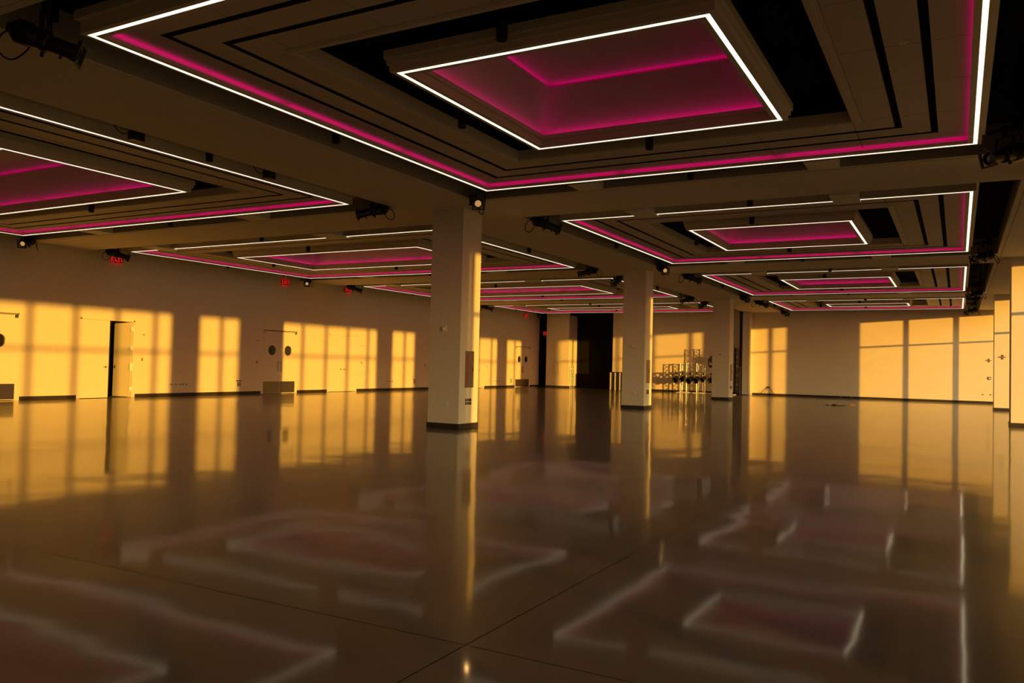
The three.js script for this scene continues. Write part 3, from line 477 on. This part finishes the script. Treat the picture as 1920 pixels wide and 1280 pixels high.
// ---------------------------------------------------------------- folded partition, truss stands, cases, cable and floor bits
{
  const p = thing('folded_partition', 'folded movable wall stack with pale face beside the third column', 'partition', [-9.95, 0, 43.6]);
  part('end_panel', rbox(-0.08, 0.22, 0.03, H, 0, 0.09, 0.004), M.partition, p); 
  for (let k = 0; k < 7; k++) part('leaf', rbox(-0.18, 0.215, 0.03, H, 0.10 + k * 0.11, 0.20 + k * 0.11, 0.004), k % 2 ? M.partition : M.beam, p);
  part('edge_post', rbox(-0.235, -0.195, 0.02, H, -0.03, 0.9, 0.004), M.base, p); part('edge_strip', rbox(-0.195, -0.17, 0.02, 1.5, -0.02, 0.05, 0.003), M.steel, p); part('jamb', rbox(0.225, 0.26, 0, H, 0.02, 0.9, 0.004), M.moulding, p); part('pocket', box(-0.165, -0.085, 0, H, 0.03, 0.09), M.base, p);

  const truss = (name, label, x, z, w, h, y0 = 0.03, foot = 0.36, metal = M.alu) => {
    const t = thing(name, label, 'truss', [x, 0, z], undefined), r = 0.022, half = w / 2;
    part('base_plate', rbox(-foot, foot, 0.0, y0, -foot, foot, 0.006), metal === M.alu ? M.boxPaint : metal, t);
    for (const sx of [1, -1]) for (const sz of [1, -1]) part('chord', bar(V(sx * half, y0, sz * half), V(sx * half, h, sz * half), r, 10), metal, t);
    const br = []; const n = Math.round((h - y0) / 0.26), st = (h - y0) / n;
    for (let k = 0; k < n; k++) for (let f = 0; f < 4; f++) { const c = [[1, 1], [1, -1], [-1, -1], [-1, 1], [1, 1]], [a, b] = k % 2 ? [c[f], c[f + 1]] : [c[f + 1], c[f]]; br.push(bar(V(a[0] * half, y0 + st * k, a[1] * half), V(b[0] * half, y0 + st * (k + 1), b[1] * half), 0.013, 6)); }
    for (const yy of [y0 + 0.02, h / 2, h - 0.02]) for (let f = 0; f < 4; f++) { const c = [[1, 1], [1, -1], [-1, -1], [-1, 1], [1, 1]], [a, b] = [c[f], c[f + 1]]; br.push(bar(V(a[0] * half, yy, a[1] * half), V(b[0] * half, yy, b[1] * half), 0.014, 6)); }
    part('brace', br, metal, t); return t;
  };
  truss('truss_stand', 'left short aluminium truss stand on a bright base plate by the back wall', -13.25, 43.9, 0.34, 1.62);
  truss('truss_stand', 'right short aluminium truss stand next to the third column', -12.33, 43.9, 0.36, 1.62);
  truss('truss_stand', 'tall aluminium truss tower half hidden behind the third column', -10.60, 43.0, 0.32, 2.55);
  truss('truss_stand', 'dark shaded truss tower between the third column and the folded partition', -10.40, 44.12, 0.26, 2.50, 0.03, 0.17, M.fixture);
  truss('truss_stand', 'short truss stand hidden behind the third column with base plate showing', -11.42, 43.9, 0.32, 1.40);
  const pipe = thing('lighting_bar', 'horizontal pipe carrying black lights across the truss stands', 'lighting bar', [-12.35, 1.12, 43.22]); part('pipe', bar(V(-1.35, 0, 0), V(1.5, 0, 0), 0.024, 12), M.alu, pipe);
  part('clamp', [-0.90, 0.02].map((x) => box(x - 0.03, x + 0.03, -0.005, 0.05, 0.0, 0.52)), M.fixture, pipe);
  let par;
  const parAt = (x, z, s, label) => {
    if (!par) { par = thing('par_lamp', label, 'stage light', [x, 1.055, z], 'black lamps on the lighting bar');
      part('can', new THREE.LatheGeometry([[0, -0.17], [0.07, -0.16], [0.10, -0.05], [0.115, 0.12], [0.105, 0.12], [0.09, 0.0], [0, -0.02]].map(([r, y]) => new THREE.Vector2(r, y)), 20).rotateX(Math.PI / 2 + 0.5).translate(0, -0.22, 0.03), M.fixture, par);
      part('yoke', [box(-0.13, -0.122, -0.24, -0.03, -0.02, 0.02), box(0.122, 0.13, -0.24, -0.03, -0.02, 0.02), box(-0.13, 0.13, -0.04, -0.03, -0.02, 0.02)], M.fixture, par); part('clamp', box(-0.025, 0.025, -0.03, 0.05, -0.03, 0.03), M.fixture, par); par.scale.setScalar(s); return; }
    copyOf(par, label, [x, 1.055, z], (x * 7) % 0.3).scale.setScalar(s);
  };
  ['leftmost of six on the bar', 'second from the left on the bar', 'third from the left, between the stands', 'fourth from the left, before the right stand', 'fifth from the left, right of the stands', 'last one, beside the third column'].forEach((w, i) => parAt([-13.52, -13.13, -12.72, -12.36, -11.99, -11.58][i], 43.22, [1.4, 1.2, 1.5, 1.4, 1.2, 1.3][i], 'black stage lamp hanging from the pipe, ' + w));
  const mh = thing('moving_head', 'big round black moving head lamp behind the left edge of the third column', 'stage light', [-11.66, 1.66, 43.9]);
  part('head', new THREE.SphereGeometry(0.22, 20, 14).scale(1, 1, 0.85).translate(0, 0.2, 0), M.fixture, mh); part('yoke', [box(-0.26, -0.23, -0.15, 0.25, -0.06, 0.06), box(0.23, 0.26, -0.15, 0.25, -0.06, 0.06)], M.fixture, mh); part('base', rbox(-0.2, 0.2, -0.25, -0.12, -0.14, 0.14, 0.02), M.fixture, mh); part('lens', cyl(0.12, 0.12, 0.02, 20).rotateX(Math.PI / 2).translate(0, 0.2, 0.18), M.dimLens, mh);

  const cs = thing('rolling_rack', 'dark equipment rack with pale upright posts left of the second column', 'rack', [-17.15, 0, 43.9]);
  for (const x of [-0.38, -0.10, 0.18]) part('post', rbox(x - 0.04, x + 0.04, 0.0, 1.0, -0.24, -0.20, 0.006), M.alu, cs);
  part('curtain', [[-0.34, -0.14], [-0.06, 0.14], [0.22, 0.5]].map(([a, b]) => rbox(a, b, 0.05, 1.0, -0.19, 0.2, 0.01)), M.fabric, cs); part('top_rail', rbox(-0.42, 0.52, 1.0, 1.035, -0.24, 0.22, 0.006), M.fixture, cs);
  part('caster', [-0.36, 0.44].map((x) => cyl(0.03, 0.03, 0.03, 14).rotateZ(Math.PI / 2).translate(x, 0.03, 0.1)), M.fixture, cs);
  const lr = thing('leaning_truss_frame', 'small grey truss frame standing against the inner face of the far pier', 'truss', [-20.50, 0, 44.9]);
  for (const z of [-0.30, -0.05, 0.2]) part('upright', bar(V(0, 0, z), V(0, 1.27, z), 0.02, 8), M.steel, lr); part('rung', [0.05, 0.45, 0.68, 0.86, 1.05, 1.25].map((y) => bar(V(0, y, -0.3), V(0, y, 0.2), 0.014, 6)), M.steel, lr);

  const cb = thing('cable_tent', 'loose thin cables propped against the back wall near the partition', 'cable', [-8.85, 0, ZB - 0.06]);
  part('cable', [tube([V(-0.42, 0.008, -0.10), V(-0.30, 0.14, -0.06), V(-0.06, 0.38, 0.02), V(0.02, 0.44, 0.03), V(0.16, 0.30, -0.02), V(0.32, 0.008, -0.12)], 0.010, 40), tube([V(-0.24, 0.008, -0.2), V(-0.12, 0.2, -0.05), V(0.02, 0.42, 0.03), V(0.22, 0.26, -0.05), V(0.42, 0.008, -0.08)], 0.009, 40)], M.fixture, cb);
  part('plug', rbox(-0.03, 0.07, 0.40, 0.47, -0.01, 0.05, 0.01), M.fixture, cb);
  const f1 = thing('cable_coil', 'small flat coil of cable lying on the floor before the back wall', 'cable', [-4.26, 0, 34.3]); part('coil', [0, 1, 2].map((k) => new THREE.TorusGeometry(0.13 - k * 0.02, 0.012, 6, 28).rotateX(Math.PI / 2).translate(k * 0.02, 0.012 + k * 0.016, 0)), M.fixture, f1); part('tail', tube([V(0.12, 0.012, 0), V(0.25, 0.012, 0.04), V(0.42, 0.012, -0.02)], 0.011, 16), M.fixture, f1);
  const f2 = thing('tape_scrap', 'tiny dark scrap on the floor left of the cable coil', 'scrap', [-4.55, 0, 34.4]); part('piece', rbox(-0.06, 0.06, 0.001, 0.02, -0.03, 0.03, 0.006), M.fixture, f2);
  const f3 = thing('wood_block', 'small brown block on the floor right of the cable coil', 'block', [-3.68, 0, 34.95]); part('block', rbox(-0.09, 0.09, 0.001, 0.045, -0.05, 0.05, 0.008), std([0.32, 0.16, 0.07], 0.7), f3);
  for (const [x, w] of [[-5.22, 'left'], [-4.71, 'right']]) { const b = thing('floor_jack', w + ' one of two tiny boxes on the back baseboard', 'wall socket', [x, 0.05, ZB - 0.014]); part('case', rbox(-0.04, 0.04, -0.03, 0.03, -0.04, 0, 0.006), M.frameMetal, b); part('port', rbox(-0.018, 0.018, -0.012, 0.012, -0.046, -0.038, 0.003), M.steel, b); }
}

scene.traverse((o) => { if (o.isLight && !o.isRectAreaLight) o.castShadow = true; });
renderer.render(scene, camera);
